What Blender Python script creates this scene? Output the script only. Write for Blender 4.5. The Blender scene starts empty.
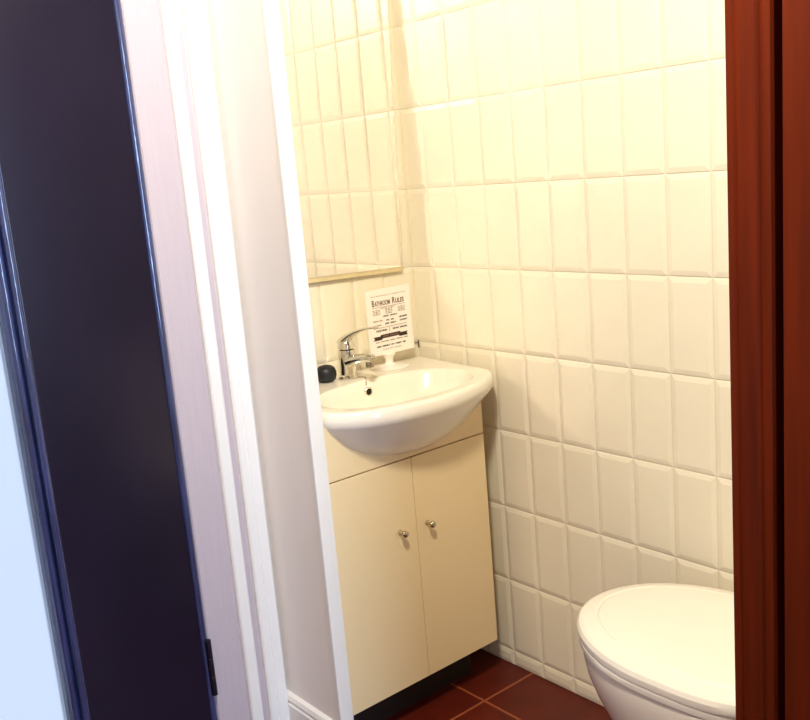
import bpy, bmesh, math, random
from math import sin, cos, pi, radians, sqrt
from mathutils import Vector, Matrix

random.seed(7)
sc = bpy.context.scene
COL = sc.collection

# ------------------------------------------------------------------ materials
def lin(r, g, b):
    f = lambda c: (c/255/12.92) if c/255 <= .04045 else ((c/255+.055)/1.055)**2.4
    return (f(r), f(g), f(b), 1)

def mat(name, col, rough=.5, metal=0., spec=.5, coat=0., noise=0., nscale=30., bump=0., bscale=60., stretch=None, dark=None):
    m = bpy.data.materials.new(name); m.use_nodes = True
    nt = m.node_tree; b = nt.nodes['Principled BSDF']
    b.inputs['Base Color'].default_value = col
    b.inputs['Roughness'].default_value = rough
    b.inputs['Metallic'].default_value = metal
    b.inputs['Specular IOR Level'].default_value = spec
    b.inputs['Coat Weight'].default_value = coat
    b.inputs['Coat Roughness'].default_value = .06
    tc = nt.nodes.new('ShaderNodeTexCoord'); mp = nt.nodes.new('ShaderNodeMapping')
    nt.links.new(tc.outputs['Object'], mp.inputs['Vector'])
    if stretch: mp.inputs['Scale'].default_value = stretch
    if noise > 0:
        n = nt.nodes.new('ShaderNodeTexNoise'); n.inputs['Scale'].default_value = nscale
        n.inputs['Detail'].default_value = 5
        nt.links.new(mp.outputs['Vector'], n.inputs['Vector'])
        mx = nt.nodes.new('ShaderNodeMix'); mx.data_type = 'RGBA'
        d = dark if dark else tuple(c*(1-noise) for c in col[:3])+(1,)
        mx.inputs[6].default_value = d; mx.inputs[7].default_value = col
        rp = nt.nodes.new('ShaderNodeMapRange'); rp.inputs[1].default_value = .3; rp.inputs[2].default_value = .7
        nt.links.new(n.outputs['Fac'], rp.inputs[0]); nt.links.new(rp.outputs[0], mx.inputs[0])
        nt.links.new(mx.outputs[2], b.inputs['Base Color'])
    if bump > 0:
        n2 = nt.nodes.new('ShaderNodeTexNoise'); n2.inputs['Scale'].default_value = bscale
        nt.links.new(mp.outputs['Vector'], n2.inputs['Vector'])
        bp = nt.nodes.new('ShaderNodeBump'); bp.inputs['Strength'].default_value = bump; bp.inputs['Distance'].default_value = .002
        nt.links.new(n2.outputs['Fac'], bp.inputs['Height']); nt.links.new(bp.outputs['Normal'], b.inputs['Normal'])
    return m

M = {}
M['tile'] = mat('glazed_tile', lin(238, 231, 210), .34, spec=.38, bump=.12, bscale=18, noise=.03, nscale=9)
M['grout'] = mat('grout', lin(238, 229, 210), .8, noise=.08, nscale=40)
M['stain'] = mat('grout_dirt', lin(92, 60, 30), .9, noise=.4, nscale=300)
M['plaster'] = mat('painted_plaster', lin(242, 237, 234), .6, noise=.03, nscale=4, bump=.05, bscale=120)
M['white_trim'] = mat('white_gloss_trim', lin(234, 233, 231), .35, noise=.02, nscale=12)
M['lilac'] = mat('lilac_white', lin(190, 179, 188), .4, noise=.06, nscale=24, stretch=(6, 6, .4))  # darker lilac tone for the flat casing board and groove strip
M['navy'] = mat('navy_black_gloss_paint', lin(30, 25, 42), .22, spec=.38, noise=.25, nscale=5, bump=.10, bscale=40, stretch=(1, 1, .5))
M['worn'] = mat('worn_navy_blue_sheen', lin(52, 62, 112), .16, spec=.9, noise=.6, nscale=40, bump=.35, bscale=160, stretch=(1, 1, .12), coat=.4)  # lighter blue base paints bluish gloss highlights onto the worn mouldings
M['hinge'] = mat('dark_hinge', lin(38, 34, 52), .35, metal=.6, noise=.2)
M['mahogany'] = mat('mahogany', lin(92, 28, 3), .5, spec=.10, noise=.4, nscale=22, stretch=(3, 3, .15), bump=.05)
M['ceramic'] = mat('white_ceramic', lin(243, 238, 226), .12, spec=.5, coat=.3, noise=.015, nscale=6)
M['plastic'] = mat('white_plastic', lin(244, 240, 230), .18, spec=.5, noise=.015, nscale=8)
M['laminate'] = mat('cream_laminate', lin(236, 215, 172), .28, spec=.45, noise=.02, nscale=3)
M['carcass'] = mat('cabinet_carcass', lin(206, 188, 150), .5, noise=.05, nscale=10)
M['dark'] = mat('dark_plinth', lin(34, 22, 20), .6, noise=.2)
M['knob'] = mat('polished_knob_metal', lin(196, 186, 164), .12, metal=1, noise=.05, nscale=80)
M['chrome'] = mat('chrome', lin(225, 222, 212), .08, metal=1, noise=.03, nscale=50)
M['steel'] = mat('dull_steel', lin(170, 160, 140), .25, metal=1, noise=.1, nscale=80)
M['hole'] = mat('dark_hole', lin(14, 12, 12), .7, noise=.2)
M['rubber'] = mat('black_rubber', lin(18, 18, 30), .45, noise=.3, nscale=120)
M['mirror'] = mat('mirror_silver', (.90, .90, .875, 1), .0, metal=1)
M['mirror_edge'] = mat('mirror_edge', lin(222, 206, 160), .4, noise=.15, nscale=40)
M['sign'] = mat('white_acrylic', lin(246, 240, 232), .3, noise=.01, nscale=10)
M['ink'] = mat('dark_brown_ink', lin(58, 36, 30), .7, noise=.3, nscale=300)
M['ink_soft'] = mat('faded_brown_ink', lin(150, 112, 92), .7, noise=.3, nscale=300)
M['title'] = mat('brown_title_ink', lin(112, 74, 52), .7, noise=.3, nscale=300)
M['hall'] = mat('beige_hall_paint', lin(186, 176, 176), .7, noise=.03, nscale=4)
M['ceiling'] = mat('ceiling_boards', lin(124, 100, 78), .6, noise=.25, nscale=8, stretch=(6, .5, 1))
M['tan'] = mat('tan_tile', lin(150, 112, 76), .35, noise=.05, nscale=9)

# frosted pane
m = bpy.data.materials.new('frosted_glass'); m.use_nodes = True
b = m.node_tree.nodes['Principled BSDF']
b.inputs['Base Color'].default_value = (.93, .97, 1, 1); b.inputs['Transmission Weight'].default_value = 1
b.inputs['Roughness'].default_value = .35; b.inputs['IOR'].default_value = 1.3
n = m.node_tree.nodes.new('ShaderNodeTexNoise'); n.inputs['Scale'].default_value = 90
bp = m.node_tree.nodes.new('ShaderNodeBump'); bp.inputs['Strength'].default_value = .08
m.node_tree.links.new(n.outputs['Fac'], bp.inputs['Height']); m.node_tree.links.new(bp.outputs['Normal'], b.inputs['Normal'])
M['pane'] = m

# terracotta floor: square tiles with orange grout, joints crossing at (-.174, -.346)
def floor_mat():
    m = bpy.data.materials.new('terracotta_tiles'); m.use_nodes = True
    nt = m.node_tree; b = nt.nodes['Principled BSDF']; L = nt.links.new
    tc = nt.nodes.new('ShaderNodeTexCoord'); sp = nt.nodes.new('ShaderNodeSeparateXYZ'); L(tc.outputs['Object'], sp.inputs[0])
    def math_(op, a, bb=None):
        n = nt.nodes.new('ShaderNodeMath'); n.operation = op
        for i, v in enumerate((a, bb)):
            if v is None: continue
            if isinstance(v, (int, float)): n.inputs[i].default_value = v
            else: L(v, n.inputs[i])
        return n.outputs[0]
    ds = []
    for ax, off in ((0, .174), (1, .346)):
        u = math_('ADD', sp.outputs[ax], off)
        ds.append(math_('PINGPONG', u, .15))
    d = math_('MINIMUM', ds[0], ds[1])
    mr = nt.nodes.new('ShaderNodeMapRange'); L(d, mr.inputs[0])
    mr.inputs[1].default_value = .0022; mr.inputs[2].default_value = .0042
    nz = nt.nodes.new('ShaderNodeTexNoise'); nz.inputs['Scale'].default_value = 14; nz.inputs['Detail'].default_value = 6
    L(tc.outputs['Object'], nz.inputs['Vector'])
    mx = nt.nodes.new('ShaderNodeMix'); mx.data_type = 'RGBA'; L(nz.outputs['Fac'], mx.inputs[0])
    mx.inputs[6].default_value = lin(66, 17, 9); mx.inputs[7].default_value = lin(102, 30, 15)
    m2 = nt.nodes.new('ShaderNodeMix'); m2.data_type = 'RGBA'; L(mr.outputs[0], m2.inputs[0])
    m2.inputs[6].default_value = lin(150, 80, 46); L(mx.outputs[2], m2.inputs[7])
    L(m2.outputs[2], b.inputs['Base Color'])
    bp = nt.nodes.new('ShaderNodeBump'); bp.inputs['Strength'].default_value = .6; bp.inputs['Distance'].default_value = .002
    L(mr.outputs[0], bp.inputs['Height']); L(bp.outputs['Normal'], b.inputs['Normal'])
    b.inputs['Roughness'].default_value = .42; b.inputs['Specular IOR Level'].default_value = .35
    return m
M['floor'] = floor_mat()

# ------------------------------------------------------------------ helpers
def box(bm, lo, hi, bev=0., mi=0, seg=2):
    r = bmesh.ops.create_cube(bm, size=1)
    vs = r['verts']
    for v in vs:
        v.co = Vector([(lo[i]+hi[i])/2 + v.co[i]*(hi[i]-lo[i]) for i in range(3)])
    fs = set(f for v in vs for f in v.link_faces)
    if bev > 0:
        es = list(set(e for v in vs for e in v.link_edges))
        rr = bmesh.ops.bevel(bm, geom=es, offset=bev, segments=seg, affect='EDGES', profile=.6)
        fs = set(f for f in fs if f.is_valid) | set(rr['faces'])
    for f in fs: f.material_index = mi
    return bm

def loft(bm, rings, cap0=True, cap1=True, mi=0):
    prev = None; first = None
    for ring in rings:
        vs = [bm.verts.new(p) for p in ring]
        if prev:
            n = len(vs)
            for i in range(n):
                bm.faces.new((prev[i], prev[(i+1) % n], vs[(i+1) % n], vs[i])).material_index = mi
        else: first = vs
        prev = vs
    if cap0: bm.faces.new(list(reversed(first))).material_index = mi
    if cap1: bm.faces.new(prev).material_index = mi
    return bm

def tube(bm, pts, rad, n=16, flat=(1, 1), up=Vector((1, 0, 0)), mi=0):
    """sweep an ellipse along pts; rad number or list; flat=(side, thickness) multipliers"""
    pts = [Vector(p) for p in pts]; rings = []
    for i, p in enumerate(pts):
        t = (pts[min(i+1, len(pts)-1)]-pts[max(i-1, 0)]).normalized()
        s = up - t*up.dot(t)
        if s.length < 1e-5: s = Vector((0, 1, 0)) - t*t.y
        s.normalize(); q = t.cross(s)
        r = rad[i] if isinstance(rad, (list, tuple)) else rad
        f = flat[i] if isinstance(flat, list) else flat
        rings.append([p + s*cos(2*pi*k/n)*r*f[0] + q*sin(2*pi*k/n)*r*f[1] for k in range(n)])
    return loft(bm, rings, mi=mi)

def lathe(bm, prof, loc, axis='Z', n=32, mi=0):
    rings = []
    for r, h in prof:
        ring = []
        for k in range(n):
            a = 2*pi*k/n
            if axis == 'Z': p = Vector((r*cos(a), r*sin(a), h))
            elif axis == '-Y': p = Vector((r*cos(a), -h, r*sin(a)))
            ring.append(p+Vector(loc))
        rings.append(ring)
    return loft(bm, rings, mi=mi)

def prism(bm, poly, axis, a, b, mi=0):
    """extrude a 2-D polygon; axis 'z': poly is (x, y); axis 'y': poly is (x, z); axis 'x': poly is (y, z)"""
    def P(p, h):
        return {'z': (p[0], p[1], h), 'y': (p[0], h, p[1]), 'x': (h, p[0], p[1])}[axis]
    return loft(bm, [[P(p, a) for p in poly], [P(p, b) for p in poly]], mi=mi)

def obj(name, bm, mats, parent=None, smooth=35):
    if not isinstance(mats, (list, tuple)): mats = [mats]
    bmesh.ops.recalc_face_normals(bm, faces=bm.faces[:])
    me = bpy.data.meshes.new(name)
    if parent is not None:
        w = Vector((0, 0, 0)); q = parent
        while q: w += q.location; q = q.parent
        bm.transform(Matrix.Translation(-w))
    bm.to_mesh(me); bm.free()
    for m in mats: me.materials.append(m)
    if smooth:
        for p in me.polygons: p.use_smooth = True
        me.set_sharp_from_angle(angle=radians(smooth))
    o = bpy.data.objects.new(name, me); COL.objects.link(o)
    if smooth:
        wn = o.modifiers.new('weighted', 'WEIGHTED_NORMAL'); wn.keep_sharp = True; wn.weight = 80
    if parent is not None: o.parent = parent
    return o

def thing(name, loc, label, cat, group=None):
    o = bpy.data.objects.new(name, None); COL.objects.link(o)
    o.location = loc; o.empty_display_size = .1
    o['label'] = label; o['category'] = cat
    if group: o['group'] = group
    return o

def struct(o, label=None, cat=None):
    o['kind'] = 'structure'
    if label: o['label'] = label
    if cat: o['category'] = cat
    return o

B = bmesh.new

# ------------------------------------------------------------------ dimensions (metres; corner of the two tiled walls is the origin)
TW, TH = .101, .2
C0 = .0827                  # first vertical joint on the right wall
Z0 = .0416                  # lowest horizontal joint
XP, XI = -.569, -.536       # outer and inner face of the partition
YE = -.305                  # the partition's end beside the wash basin
YJ = -1.2845                 # far side of the doorway
WC_Y = -1.50                # back of the toilet room
H = 2.4

def tiles(bm, us, zs, place, front=.0):
    """bevelled tiles; place(u, z, d) maps to the wall, d = height above the wall plane"""
    g = .0008
    for i in range(len(us)-1):
        for j in range(len(zs)-1):
            u0, u1, z0, z1 = us[i], us[i+1], zs[j], zs[j+1]
            prev = None
            for ins, d in ((g, .0), (g+.0012, .0012), (.0115, .0034), (.0128, .0036)):
                a, c = min(ins, (u1-u0)*.45), min(ins, (z1-z0)*.45)
                pts = [(u0+a, z0+c), (u1-a, z0+c), (u1-a, z1-c), (u0+a, z1-c)]
                vs = [bm.verts.new(place(u, z, d)) for u, z in pts]
                if prev:
                    for k in range(4):
                        bm.faces.new((prev[k], prev[(k+1) % 4], vs[(k+1) % 4], vs[k]))
                prev = vs
            bm.faces.new(prev)

zs = [0.0, Z0] + [Z0+TH*k for k in range(1, 12)] + [H]
# right wall (x = 0)
bm = B()
us = [0, C0]
while us[-1] < -WC_Y-.001: us.append(min(us[-1]+TW, -WC_Y))
tiles(bm, us, zs, lambda u, z, d: (-d-.0005, -u, z))
box(bm, (0, WC_Y, 0), (.1, .1, H), mi=1)
wr = struct(obj('wall_right', bm, [M['tile'], M['grout']], smooth=9), 'wall of cream bevelled tiles behind the toilet', 'wall')
# back wall (y = 0), carries the mirror
bm = B()
us = [.0]
while us[-1] < -XI-.001: us.append(min(us[-1]+TW, -XI))
tiles(bm, us, zs, lambda u, z, d: (-u, -d-.0005, z))
box(bm, (XP, 0, 0), (0, .1, H), mi=1)
wb = struct(obj('wall_back', bm, [M['tile'], M['grout']], smooth=9), 'tiled wall behind the basin and mirror', 'wall')
bm = B()      # chipped dirty joint in the corner above the basin
box(bm, (-.0078, -.0072, .826), (-.0048, -.0050, .846), .0008)
box(bm, (-.020, -.0070, .8388), (-.005, -.0050, .8408), .0006)
o = obj('grout_stain', bm, M['stain'], wb)
# far end of the toilet room
bm = B()
us = [.0]
while us[-1] < -XI-.001: us.append(min(us[-1]+TW, -XI))
tiles(bm, us, zs, lambda u, z, d: (-u, WC_Y+d+.0005, z))
box(bm, (XI, WC_Y-.1, 0), (.1, WC_Y, H), mi=1)
struct(obj('wall_front', bm, [M['tan'], M['grout']], smooth=9), 'tiled wall behind the toilet cistern', 'wall')
# partition with the doorway
bm = B()
box(bm, (XP, YE+.006, 0), (XI, 0, H))
box(bm, (XP, -3.4, 0), (XI, YJ-.090, H))
box(bm, (XP, YJ-.090, 2.08), (XI, YE+.006, H))
struct(obj('wall_left', bm, M['plaster'], smooth=0), 'plain pale partition between hall and basin', 'wall')
# white edge bead on the end of the partition
bm = B()
box(bm, (XP-.0035, YE-.006, .0), (XP+.0185, YE+.006, 2.08), .003)
box(bm, (XP+.0185, YE-.002, .0), (XI+.001, YE+.006, 2.08), .003)
struct(obj('trim_1', bm, M['white_trim']), 'white edge strip on the end of the partition', 'trim')
# skirting on the partition
bm = B()
prism(bm, [(XP, 0), (XP-.013, 0), (XP-.013, .078), (XP-.0085, .081), (XP-.0085, .086), (XP-.012, .089), (XP-.008, .099), (XP, .104)], 'y', -.075, YE+.006)
struct(obj('baseboard_left', bm, M['white_trim'], smooth=20), 'white moulded skirting along the partition', 'baseboard')

# hall wall with the navy front door
YD = -.075
XF0, XF1 = -.762, -1.70      # frame opening
bm = B()
box(bm, (XF0+.02, YD, 0), (XP, .0, H))
box(bm, (-2.9, YD, 0), (XF1-.02, .0, H))
box(bm, (XF1-.02, YD, 2.1), (XF0+.02, .0, H))
struct(obj('wall_entrance', bm, M['plaster'], smooth=0), 'hall wall holding the navy door', 'wall')
# door casing: flat lilac board, then two white beads
bm = B()
zc = 2.14
prism(bm, [(-.756, -.0), (-.756, -.088), (-.753, -.0915), (-.679, -.0915), (-.676, -.089), (-.676, .0)], 'z', 0, zc)
struct(obj('trim_2', bm, M['lilac'], smooth=25), 'flat lilac white board beside the navy door', 'trim')
bm = B()
prism(bm, [(-.676, YD), (-.676, -.098), (-.673, -.102), (-.652, -.1035), (-.648, -.101), (-.6465, -.095), (-.6465, YD)], 'z', 0, zc)
cs = obj('trim_3', bm, M['white_trim'], smooth=25)
struct(cs, 'white moulded casing with two beads beside the door', 'trim')
bm = B(); prism(bm, [(-.6465, YD), (-.6465, -.0905), (-.6295, -.0905), (-.6295, YD)], 'z', 0, zc)
g = obj('groove', bm, M['lilac'], cs, smooth=25); g['label'] = 'lilac groove between the beads'
bm = B(); prism(bm, [(-.6295, YD), (-.6295, -.1015), (-.626, -.105), (-.611, -.106), (-.609, -.1035), (-.607, -.106), (-.585, -.1065), (-.580, -.103), (-.578, -.09), (-.578, YD)], 'z', 0, zc)
obj('bead', bm, M['white_trim'], cs, smooth=25)
# mirrored casing of the door's other side and head (outside the picture)
bm = B()
box(bm, (XF1-.10, -.10, 0), (XF1+.006, YD, zc), .004)
box(bm, (XF1-.10, -.10, 2.04), (-.578, YD, zc+.06), .004)
struct(obj('trim_4', bm, M['white_trim']), 'white casing on the far side of the navy door', 'trim')

# navy door leaf: two stiles, rails, worn edge bead with bluish sheen in its colour, glazed middle
DX0, DX1 = -.772, -1.692
GX0, GX1 = -1.078, -1.386
yF, yB = -.093, -.045
bm = B()
box(bm, (-1.035, yF, .01), (DX0, yB, 2.035), .003)
box(bm, (DX1, yF, .01), (-1.429, yB, 2.035), .003)
box(bm, (-1.433, yF, .01), (-1.031, yB, .13), .003)
box(bm, (-1.433, yF, 1.93), (-1.031, yB, 2.035), .003)
door = struct(obj('door_1', bm, M['navy']), 'glossy navy black door with a bright glazed middle', 'door')
bm = B()
prism(bm, [(-.7745, -.05), (-.7745, -.0935), (-.771, -.0975), (-.764, -.0985), (-.7585, -.0945), (-.757, -.088), (-.757, -.05)], 'z', .01, 2.035)
o = obj('edge_bead', bm, M['worn'], door, smooth=60); o['label'] = 'worn door edge with painted bluish sheen'
def glazing(x0, s):      # moulding profile beside the pane; s = +1 pane on the left
    pr = [(0, yB), (0, -.093)] + [(.0075-.0075*cos(pi*k/10), -.093-.0075*sin(pi*k/10)) for k in range(1, 10)] + [(.015, -.088), (.0165, -.083)]
    pr += [(.024-.0075*cos(pi*k/10), -.083-.0075*sin(pi*k/10)) for k in range(1, 10)] + [(.0335, -.078), (.039, -.070), (.039, yB)]
    return [(x0-s*a, c) for a, c in pr]
bm = B()
prism(bm, glazing(-1.0345, 1), 'z', .13, 1.93)
prism(bm, glazing(-1.4295, -1), 'z', .13, 1.93)
box(bm, (-1.396, -.090, .13), (-1.068, yB, .175), .006)
box(bm, (-1.396, -.090, 1.885), (-1.068, yB, 1.93), .006)
o = obj('glazing_moulding', bm, M['worn'], door, smooth=50)
bm = B(); box(bm, (-1.394, -.066, .17), (-1.070, -.058, 1.89))
obj('pane', bm, M['pane'], door)
for zc_ in (.25, 1.80):
    bm = B()
    lathe(bm, [(.003, -.068), (.0065, -.066), (.0065, -.023), (.0055, -.022), (.0065, -.021), (.0065, .021), (.0055, .022), (.0065, .023), (.0065, .066), (.003, .068)], (-.762, -.104, zc_), n=14)
    obj('hinge', bm, M['hinge'], door)
bm = B()
box(bm, (-1.62, -.097, .95), (-1.58, -.092, 1.15), .003)
tube(bm, [(-1.60, -.095, 1.06), (-1.60, -.14, 1.06), (-1.585, -.15, 1.06), (-1.50, -.15, 1.06)], .009, n=12, up=Vector((0, 0, 1)))
obj('door_handle', bm, M['steel'], door)

# mahogany door post on the other side of the doorway, and the mahogany leaf folded back
bm = B()
yj = YJ-.005
prof = [(-.535, yj), (-.592, yj), (-.599, yj-.003), (-.600, yj-.010), (-.5975, yj-.0145), (-.6, yj-.019), (-.602, yj-.040), (-.5985, yj-.0445), (-.601, yj-.049), (-.600, yj-.057), (-.596, yj-.060), (-.571, yj-.060), (-.571, yj-.085), (-.535, yj-.085)]
prism(bm, prof, 'z', 0, 2.08)
struct(obj('trim_5', bm, M['mahogany'], smooth=25), 'mahogany door post at the right of the doorway', 'trim')
bm = B()
box(bm, (-.600, yj, 2.03), (-.53, YE+.006, 2.079), .003)
struct(obj('trim_6', bm, M['mahogany']), 'mahogany head of the doorway', 'trim')
bm = B()
y1, y0 = yj-.0725, yj-.0725-.80
box(bm, (-.604, y1-.11, .012), (-.573, y1, 2.02), .004)
box(bm, (-.604, y0, .012), (-.573, y0+.11, 2.02), .004)
for z0, z1 in ((.012, .22), (.95, 1.10), (1.90, 2.02)): box(bm, (-.604, y0+.11, z0), (-.573, y1-.11, z1), .003)
for z0, z1 in ((.22, .95), (1.10, 1.90)): box(bm, (-.594, y0+.11, z0), (-.576, y1-.11, z1), .0)
d2 = struct(obj('door_2', bm, M['mahogany']), 'mahogany door folded back beside its post', 'door')
for zz in (.3, 1.75):
    bm = B(); lathe(bm, [(.0055, -.05), (.0055, .05)], (-.592, yj-.066, zz), n=12)
    obj('hinge', bm, M['hinge'], d2)

# floor, ceiling, hall shell behind the camera
bm = B(); box(bm, (-2.9, -3.5, -.08), (.1, .1, 0))
struct(obj('floor', bm, M['floor'], smooth=0), 'floor of dark terracotta tiles with orange grout', 'floor')
bm = B(); box(bm, (-3.0, -3.5, H), (.1, .1, H+.1))
struct(obj('ceiling', bm, M['ceiling'], smooth=0), 'wooden ceiling', 'ceiling')
bm = B(); box(bm, (-3.0, -3.5, 0), (-2.9, .0, H))
struct(obj('wall_hall', bm, M['hall'], smooth=0), 'pale hall wall', 'wall')
wx0, wx1, wz0, wz1 = -1.24, -.62, .55, 2.10
bm = B()
box(bm, (-2.9, -3.5, 0), (wx0, -3.4, H)); box(bm, (wx1, -3.5, 0), (XI, -3.4, H))
box(bm, (wx0, -3.5, 0), (wx1, -3.4, wz0)); box(bm, (wx0, -3.5, wz1), (wx1, -3.4, H))
struct(obj('wall_rear', bm, M['hall'], smooth=0), 'hall wall with the window', 'wall')
bm = B()
for a, c in (((wx0, wz0), (wx0+.05, wz1)), ((wx1-.05, wz0), (wx1, wz1)), ((-.945, wz0), (-.915, wz1)), ((wx0, wz0), (wx1, wz0+.05)), ((wx0, wz1-.05), (wx1, wz1))):
    box(bm, (a[0], -3.47, a[1]), (c[0], -3.42, c[1]), .004)
struct(obj('window_1', bm, M['white_trim']), 'white hall window', 'window')

# ------------------------------------------------------------------ vanity cabinet
CX0, CX1, CXM = -.534, -.071, -.303
YF = -.30
vz = thing('vanity_cabinet', ((CX0+CX1)/2, -.15, 0), 'cream two-door vanity cabinet under the white basin', 'cabinet')
bm = B()
box(bm, (CX0+.002, YF+.018, .106), (CX0+.018, -.008, .762))
box(bm, (CX1-.018, YF+.018, .106), (CX1-.002, -.008, .762))
box(bm, (CX0+.018, YF+.018, .106), (CX1-.018, -.008, .122))
box(bm, (CX0+.018, -.02, .122), (CX1-.018, -.008, .60))
obj('carcass', bm, M['carcass'], vz)
bm = B()
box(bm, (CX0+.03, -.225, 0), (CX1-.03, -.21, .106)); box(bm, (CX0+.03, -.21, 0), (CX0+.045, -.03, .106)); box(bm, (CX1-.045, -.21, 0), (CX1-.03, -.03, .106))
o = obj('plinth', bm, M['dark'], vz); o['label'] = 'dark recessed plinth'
bm = B(); box(bm, (CX0+.001, YF, .6545), (CX1-.0005, YF+.017, .775), .0012)
obj('fascia_panel', bm, M['laminate'], vz)
for x0, x1, kx, kz in ((CX0+.001, CXM-.0008, -.3535, .4870), (CXM+.0008, CX1-.0005, -.2710, .4845)):
    bm = B(); box(bm, (x0, YF, .107), (x1, YF+.017, .6515), .0012)
    dr = obj('door', bm, M['laminate'], vz)
    bm = B()
    lathe(bm, [(.0062, 0), (.0055, .002), (.0040, .005), (.0040, .012), (.0055, .0135), (.0080, .0165), (.0084, .0195), (.0072, .023), (.004, .0248), (.001, .025)], (kx, YF, kz), '-Y', 24)
    k = obj('knob', bm, M['knob'], dr, smooth=60); k['label'] = 'small round metal knob'

# ------------------------------------------------------------------ basin
BXC, BYC = -.283, -.235
def radial(poly, n=128):
    """resample closed polygon by angle around (BXC, BYC)"""
    out = []
    for k in range(n):
        a = 2*pi*k/n; dx, dy = cos(a), sin(a); best = 0
        for i in range(len(poly)):
            (x1, y1), (x2, y2) = poly[i], poly[(i+1) % len(poly)]
            ex, ey = x2-x1, y2-y1; den = dx*ey-dy*ex
            if abs(den) < 1e-12: continue
            t = ((x1-BXC)*ey-(y1-BYC)*ex)/den; s = ((x1-BXC)*dy-(y1-BYC)*dx)/den
            if t > 0 and -1e-6 <= s <= 1+1e-6: best = max(best, t)
        out.append((BXC+dx*best, BYC+dy*best))
    return out
def outline(xr_b, xr_f, xl, ys, yf, yb, n=1.8, r=.03):
    """back corners, straight sides, front bow"""
    P = [(xl, yb), (xr_b, yb), (xr_f, ys)]
    xc = (xr_f+xl)/2; W = (xr_f-xl)/2
    for k in range(1, 48):
        a = pi*k/48
        cx = abs(cos(a))**(2/n)*(1 if cos(a) > 0 else -1); sy = abs(sin(a))**(2/n)
        P.append((xc+W*cx, ys+(yf-ys)*sy))
    P.append((xl, ys))
    return P
ZR = .806
def ring(pts, z, clampx=None):
    out = []
    for x, y in pts:
        if clampx and y > YF+.016: x = min(max(x, BXC-clampx), BXC+clampx)
        out.append((x, y, z))
    return out
base = radial(outline(-.014, -.035, -.530, -.288, -.410, -.006, 1.85))
def inset(pts, d):
    out = []
    for x, y in pts:
        vx, vy = x-BXC, y-BYC; l = sqrt(vx*vx+vy*vy); out.append((x-vx/l*d, y-vy/l*d))
    return out
def ell(cy, a, b, z, n=128, e=2.3):
    out = []
    for k in range(n):
        # same angular parametrisation as radial()
        t = 2*pi*k/n; dx, dy = cos(t), sin(t)
        cyo = cy-BYC
        # march to the superellipse boundary
        lo, hi = 0, .5
        for _ in range(30):
            mid = (lo+hi)/2
            v = abs(dx*mid/a)**e+abs((dy*mid-cyo)/b)**e
            if v < 1: lo = mid
            else: hi = mid
        out.append((BXC+dx*lo, BYC+dy*lo, z))
    return out
rings = []
# outer surface from the underside up to the rim
lower = [(.662, .050, -.200, -.290), (.668, .13, -.2, -.312), (.680, .175, -.2, -.330), (.697, .205, -.205, -.347), (.715, .226, -.21, -.362),
         (.735, .238, -.225, -.377), (.752, .242, -.25, -.389)]
for z, w, ys, yf in lower:
    p = radial(outline(BXC+w, BXC+w, BXC-min(w, .236), ys, yf, -.06, 2.0))
    rings.append(ring(p, z, .19))
rings.append(ring(inset(radial(outline(-.018, -.039, -.527, -.286, -.406, -.006, 1.85)), .003), .768))
rings.append(ring(inset(base, .0005), .778)); rings.append(ring(base, .788))
rings.append(ring(inset(base, .001), .797)); rings.append(ring(inset(base, .004), .8035)); rings.append(ring(inset(base, .009), ZR)); rings.append(ring(inset(base, .014), ZR))
rings.append(ell(-.243, .205, .130, ZR-.0005)); rings.append(ell(-.243, .202, .1275, ZR-.003)); rings.append(ell(-.243, .196, .122, .795))
rings.append(ell(-.243, .186, .114, .775)); rings.append(ell(-.242, .168, .102, .748)); rings.append(ell(-.240, .13, .08, .722)); rings.append(ell(-.238, .07, .045, .708)); rings.append(ell(-.236, .024, .024, .704, e=2)); rings.append(ell(-.236, .021, .021, .70, e=2))
bs = thing('wash_basin', (BXC, BYC, .66), 'white ceramic wash basin with bowed front on the cream cabinet', 'basin')
bm = B(); loft(bm, rings); obj('bowl', bm, M['ceramic'], bs, smooth=50)
bm = B(); lathe(bm, [(.020, .7015), (.021, .7045), (.017, .7055), (.011, .703), (.004, .7025)], (BXC, -.236, 0)); obj('drain', bm, M['chrome'], bs)
# overflow hole on the back slope of the bowl
ov = (-.279, -.1295, .7790)
bm = B()
rr = []
for r, h in ((.0115, -.004), (.0115, .0015), (.0100, .003), (.0078, .0025), (.0072, -.003)):
    rr.append([(ov[0]+r*cos(2*pi*k/24), ov[1]-h-.25*r*sin(2*pi*k/24)*-1*0, ov[2]+r*sin(2*pi*k/24)) for k in range(24)])
loft(bm, rr, cap0=True, cap1=False)
of = obj('overflow_ring', bm, M['chrome'], bs); of['label'] = 'round metal overflow ring'
bm = B(); lathe(bm, [(.0076, 0), (.0076, .0012)], (ov[0], ov[1], ov[2]), '-Y', 24); obj('overflow_hole', bm, M['hole'], of)

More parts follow.
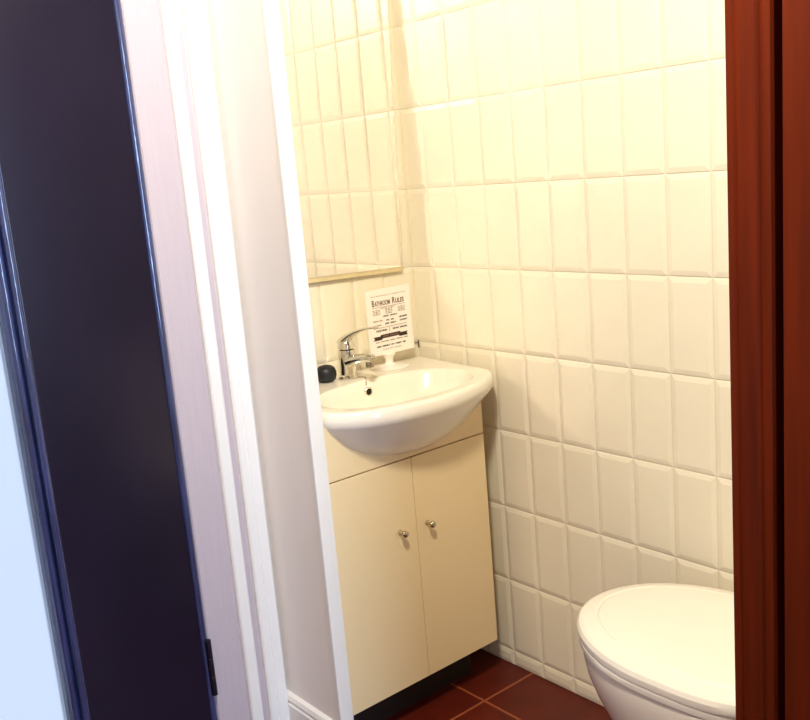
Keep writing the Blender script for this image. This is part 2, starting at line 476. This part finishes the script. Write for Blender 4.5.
# ------------------------------------------------------------------ tap
TX, TY = -.283, -.062
tp = thing('mixer_tap', (TX, TY, ZR), 'chrome single-lever mixer tap on the back rim of the basin', 'tap')
bm = B(); lathe(bm, [(.027, ZR+.0003), (.027, ZR+.004), (.024, ZR+.007), (.0205, ZR+.010), (.0195, ZR+.03), (.021, ZR+.055), (.0215, ZR+.066), (.0205, ZR+.071), (.017, ZR+.073)], (TX, TY, 0)); obj('body', bm, M['chrome'], tp)
bm = B()
sp = []
pr = [(-.055, .036), (-.085, .046), (-.115, .054), (-.140, .058), (-.158, .058), (-.166, .055)]
tube(bm, [(TX, y, ZR+z) for y, z in pr], [.0165, .0155, .0145, .0135, .0125, .009], n=20, flat=(1.1, .85)); obj('spout', bm, M['chrome'], tp)
bm = B(); lathe(bm, [(.0085, .036), (.0098, .0375), (.0098, .049), (.008, .053)], (TX, -.151, ZR)); obj('aerator', bm, M['steel'], tp)
bm = B()
lathe(bm, [(.0205, ZR+.0745), (.0215, ZR+.078), (.020, ZR+.088), (.014, ZR+.096), (.005, ZR+.099)], (TX, TY, 0))
pl = [(-.048, .088), (-.064, .097), (-.085, .108), (-.112, .119), (-.140, .127), (-.168, .132), (-.186, .1335), (-.191, .1335)]
tube(bm, [(TX, y, ZR+z) for y, z in pl], [.015, .0165, .015, .0125, .011, .0105, .010, .006], n=18, flat=[(1.1, .75), (1.1, .65), (1.0, .5), (1.0, .42), (1.0, .36), (1.0, .3), (1, .26), (1, .2)])
obj('lever', bm, M['chrome'], tp)
# bead chain from the tap to the overflow
bm = B()
pts = []
for k in range(26):
    t = k/25
    pts.append((TX+.004+.012*sin(pi*t), -.083-.040*t, ZR+.0030+.0+(0 if t < .65 else -(t-.65)/.35*.0145)))
for p in pts: 
    r = bmesh.ops.create_icosphere(bm, subdivisions=1, radius=.0016); 
    for v in r['verts']: v.co += Vector(p)
tube(bm, pts, .0006, n=6)
ch = obj('plug_chain', bm, M['steel'], tp); ch['label'] = 'thin metal bead chain'

# black plug lying on the rim left of the tap
bm = B()
lathe(bm, [(.004, ZR+.0005), (.016, ZR+.001), (.0235, ZR+.006), (.0255, ZR+.015), (.0252, ZR+.025), (.0220, ZR+.033), (.0155, ZR+.0385), (.006, ZR+.041), (.001, ZR+.0412)], (-.338, -.045, 0), n=32)
pg = obj('rubber_plug', bm, M['rubber'], smooth=60)
pg['label'] = 'domed black rubber plug lying on the basin rim left of the tap'; pg['category'] = 'plug'

# ------------------------------------------------------------------ sign
SX, SY = -.137, -.058
sg = thing('bathroom_rules_sign', (SX-.01, SY, ZR), 'white printed bathroom rules plaque on a round foot beside the tap', 'sign')
bm = B(); lathe(bm, [(.048, ZR+.0003), (.0485, ZR+.002), (.044, ZR+.0048), (.022, ZR+.007), (.012, ZR+.0105), (.0095, ZR+.016), (.0105, ZR+.023), (.015, ZR+.032), (.017, ZR+.0355)], (SX-.014, SY, 0)); obj('foot', bm, M['sign'], sg)
px0, px1, pz0, pz1 = -.209, -.067, .841, 1.007
bm = B(); box(bm, (px0, SY-.003, pz0), (px1, SY+.003, pz1), .0018)
pq = obj('plaque', bm, M['sign'], sg)
W_, H_ = px1-px0, pz1-pz0
yt = SY-.0032
def U(u): return px0+W_*u
def V(v): return pz1-H_*v
def strokes(bm, u0, u1, v, h, words, seed, heavy=.55):
    """a line of tiny print: words of short upright strokes"""
    rnd = random.Random(seed); tot = sum(words)+.8*(len(words)-1); cw = (u1-u0)/tot; u = u0
    for w in words:
        for k in range(w):
            a = u+cw*.12; e = u+cw*(.12+heavy)
            hh = h*rnd.uniform(.8, 1)
            kind = rnd.random()
            def bb(ua, va, ub, vb): box(bm, (U(ua), yt-.0002, V(vb)), (U(ub), yt+.0004, V(va)))
            s = cw*.26
            bb(a, v, a+s, v+hh)
            if kind < .75: bb(e-s*.2, v, e+s*.8, v+hh)
            if kind < .35 or kind > .75: bb(a+s, v, e, v+hh*.24)
            if .25 < kind: bb(a+s, v+hh*.42, e, v+hh*.62)
            if kind > .55 or kind < .2: bb(a+s, v+hh*.78, e, v+hh)
            u += cw
        u += cw*.8
def text(body, u0, u1, v, size, mt, name):
    """raised lettering fitted between u0 and u1, baseline at v"""
    cu = bpy.data.curves.new(name, 'FONT'); cu.body = body; cu.size = size; cu.extrude = .0002; cu.offset = size*.02
    t = bpy.data.objects.new(name+'_tmp', cu); COL.objects.link(t)
    dg = bpy.context.evaluated_depsgraph_get(); me = bpy.data.meshes.new_from_object(t.evaluated_get(dg)); me.name = name
    bpy.data.objects.remove(t); bpy.data.curves.remove(cu)
    xs = [p.co.x for p in me.vertices]; k = (u1-u0)*W_/(max(xs)-min(xs))
    me.transform(Matrix.Translation((U(u0), yt, V(v))) @ Matrix.Rotation(pi/2, 4, 'X') @ Matrix.Diagonal((k, 1, 1, 1)) @ Matrix.Translation((-min(xs), 0, 0)))
    b2 = B(); b2.from_mesh(me); bpy.data.meshes.remove(me)
    return obj(name, b2, mt, pq, smooth=0)
# title with two tall capitals
for body, u0, u1, size in (('B', .115, .165, .0225), ('ATHROOM', .175, .52, .0165), ('R', .575, .635, .0225), ('ULES', .645, .84, .0165)):
    text(body, u0, u1, .245, size, M['title'], 'title_lettering')
def line(name, u0, u1, v, h, words, seed, mt, heavy=.55):
    bm = B(); strokes(bm, u0, u1, v, h, words, seed, heavy); return obj(name, bm, mt, pq, smooth=0)
line('dotted_line', .11, .88, .092, .014, [2]*15, 3, M['ink_soft'], .4)
for v in (.268, .578):
    bm = B(); box(bm, (U(.11), yt-.0002, V(v+.006)), (U(.86), yt+.0004, V(v))); obj('rule_line', bm, M['ink_soft'], pq, smooth=0)
line('print_line', .30, .62, .285, .011, [6, 7], 4, M['ink_soft'])
for u in (.20, .48, .77):
    bm = B()
    for q in range(4): strokes(bm, u-.085+.012*(q % 2), u+.085-.012*(q % 2), .305+q*.022, .012, [3, 4, 2], int(u*100)+q)
    obj('emblem', bm, M['ink_soft'], pq, smooth=0)
for a in ((.11, .32, .465, .020, [5, 3], 21), (.11, .29, .530, .020, [3, 4], 22), (.13, .86, .785, .018, [3, 6, 4, 5, 3], 23), (.28, .70, .912, .012, [5, 3, 6], 24)):
    line('print_line', *a, M['ink_soft'])
for a in ((.34, .66, .405, .022, [4, 5], 31), (.40, .58, .470, .024, [2, 2], 32), (.37, .62, .520, .024, [3, 4], 33), (.70, .88, .455, .024, [6], 34), (.71, .88, .508, .024, [6], 35),
          (.16, .40, .610, .030, [6], 36), (.53, .87, .614, .026, [4, 5], 37), (.14, .80, .850, .026, [3, 5, 2, 4, 2], 38)):
    line('print_line', *a, M['ink'], .7)
bm = B(); box(bm, (U(.46), yt-.0002, V(.66)), (U(.466), yt+.0004, V(.595))); obj('rule_line', bm, M['ink'], pq, smooth=0)
# dark ribbon with folded tails
bm = B(); prism(bm, [(U(.25), V(.745)), (U(.25), V(.688)), (U(.70), V(.688)), (U(.70), V(.745))], 'y', yt-.0006, yt+.0004)
rb = obj('ribbon', bm, M['ink'], pq, smooth=0)
for s_, ue, ui in ((1, .09, .28), (-1, .87, .67)):
    bm = B(); prism(bm, [(U(ue), V(.765)), (U(ue+s_*.025), V(.736)), (U(ue), V(.708)), (U(ui), V(.708)), (U(ui), V(.765))], 'y', yt-.0003, yt+.0004)
    obj('ribbon_tail', bm, M['ink'], rb, smooth=0)
yt -= .0005
bm = B(); strokes(bm, .30, .65, .704, .026, [4, 6], 41); obj('ribbon_lettering', bm, M['ink_soft'], rb, smooth=0)

# ------------------------------------------------------------------ mirror, hanging slightly askew
mr = thing('wall_mirror', (-.048, -.006, 1.048), 'large frameless mirror hanging slightly askew above the basin', 'mirror')
mr.rotation_euler = (0, radians(1.75), 0)
wM, hM = .425, .95
def mobj(name, bm, mats):
    me = obj(name, bm, mats); me.parent = mr; return me
bm = B(); box(bm, (-wM, -.0135, 0), (0, -.0115, hM), .0006)
mobj('mirror_glass', bm, M['mirror'])
bm = B(); box(bm, (-wM+.001, -.0112, -.0115), (-.001, -.0002, hM-.001))
mobj('backing_board', bm, M['mirror_edge'])

# ------------------------------------------------------------------ toilet
TOX = -.235
def egg(a, yf, yb, z, n=72, cx=TOX, e_back=3.2):
    """egg outline: round nose at yf (+y), squarer heel at yb"""
    ym = yf-(yf-yb)*.52; out = []
    for k in range(n):
        t = 2*pi*k/n; c, s = cos(t), sin(t)
        if s >= 0: x, y = a*c, ym+(yf-ym)*s
        else:
            q = 2/e_back
            x, y = a*abs(c)**q*(1 if c > 0 else -1), ym-(ym-yb)*abs(s)**q
            if abs(x) < 1e-9: x = 0
        out.append((cx+x, y, z))
    return out
tl = thing('toilet', (TOX, -1.10, 0), 'white ceramic toilet with closed lid beside the mahogany post', 'toilet')
bm = B()
rg = [egg(.105, -.885, -1.30, 0), egg(.107, -.882, -1.30, .012), egg(.102, -.888, -1.29, .05), egg(.105, -.884, -1.28, .12), egg(.128, -.850, -1.27, .195),
      egg(.152, -.813, -1.26, .255), egg(.168, -.789, -1.255, .300), egg(.1775, -.774, -1.25, .338), egg(.1815, -.7685, -1.25, .366), egg(.1825, -.767, -1.25, .386), egg(.181, -.769, -1.25, .394)]
loft(bm, rg); obj('bowl', bm, M['ceramic'], tl, smooth=50)
bm = B()
loft(bm, [egg(.178, -.776, -1.215, .3945), egg(.1840, -.765, -1.225, .3955), egg(.1862, -.7625, -1.225, .399), egg(.1862, -.7625, -1.225, .409), egg(.1835, -.766, -1.22, .4112)]); obj('seat', bm, M['plastic'], tl, smooth=50)
bm = B()
loft(bm, [egg(.183, -.766, -1.225, .4115), egg(.1865, -.762, -1.230, .4122), egg(.1875, -.7600, -1.232, .417), egg(.1875, -.7600, -1.232, .425), egg(.184, -.764, -1.23, .4325), egg(.176, -.773, -1.225, .4375),
          egg(.1550, -.794, -1.210, .4412), egg(.1530, -.796, -1.208, .4400), egg(.1505, -.799, -1.205, .4404), egg(.1465, -.804, -1.20, .4437), egg(.12, -.835, -1.18, .4460), egg(.07, -.90, -1.12, .4470)])
obj('lid', bm, M['plastic'], tl, smooth=24)
for sx in (-.075, .075):
    bm = B(); tube(bm, [(TOX+sx-.02, -1.245, .418), (TOX+sx+.02, -1.245, .418)], .011, n=14, up=Vector((0, 0, 1)))
    obj('lid_hinge', bm, M['plastic'], tl)
bm = B()
box(bm, (TOX-.185, -1.46, .395), (TOX+.185, -1.285, .75), .025, seg=3); box(bm, (TOX-.10, -1.46, .0), (TOX+.10, -1.28, .40), .02)
ck = obj('cistern', bm, M['ceramic'], tl)
bm = B(); box(bm, (TOX-.192, -1.467, .7505), (TOX+.192, -1.278, .785), .010, seg=3); cl = obj('cistern_lid', bm, M['ceramic'], ck)
bm = B(); lathe(bm, [(.022, .7852), (.022, .789), (.018, .791), (.004, .791)], (TOX, -1.37, 0)); obj('flush_button', bm, M['chrome'], ck)

# ------------------------------------------------------------------ light
def light(name, kind, loc, power, col, rot=(0, 0, 0), **kw):
    l = bpy.data.lights.new(name, kind); l.energy = power; l.color = col
    for k, v in kw.items(): setattr(l, k, v)
    o = bpy.data.objects.new(name, l); COL.objects.link(o); o.location = loc; o.rotation_euler = rot
    return o
light('hall_ceiling_lamp', 'POINT', (-1.08, -1.22, 2.10), 104, (1, .92, .73), shadow_soft_size=.085)
# daylight entering by the hall window
light('window_daylight', 'AREA', ((wx0+wx1)/2, -3.40, (wz0+wz1)/2), 52, (.42, .65, 1), rot=(radians(90), 0, 0), shape='RECTANGLE', size=.56, size_y=1.45)

w = bpy.data.worlds.new('sky'); sc.world = w; w.use_nodes = True
bg = w.node_tree.nodes['Background']; bg.inputs[0].default_value = (.66, .76, 1, 1); bg.inputs[1].default_value = 1.1

# ------------------------------------------------------------------ camera
cam = bpy.data.cameras.new('camera'); co = bpy.data.objects.new('camera', cam); COL.objects.link(co)
sc.camera = co
FPX = 946.27
cam.sensor_fit = 'HORIZONTAL'; cam.sensor_width = 36; cam.lens = FPX/810*36; cam.clip_start = .05
yw, pt, rl = radians(39.0267), radians(-11.4256), radians(-4.8727)
f = Vector((sin(yw)*cos(pt), cos(yw)*cos(pt), sin(pt))); r = Vector((cos(yw), -sin(yw), 0)); u = r.cross(f)
r2 = r*cos(rl)+u*sin(rl); u2 = -r*sin(rl)+u*cos(rl)
R = Matrix((r2, u2, -f)).transposed().to_4x4()
co.matrix_world = Matrix.Translation((-1.5996, -1.9084, 1.2958)) @ R

vs = sc.view_settings
vs.view_transform = 'Standard'; vs.look = 'None'; vs.gamma = 1; vs.use_curve_mapping = False; vs.exposure = 0.0
cy = sc.cycles
cy.max_bounces = 10; cy.diffuse_bounces = 6; cy.glossy_bounces = 6; cy.sample_clamp_indirect = 0
cy.caustics_reflective = True; cy.blur_glossy = .13; cy.use_denoising = True
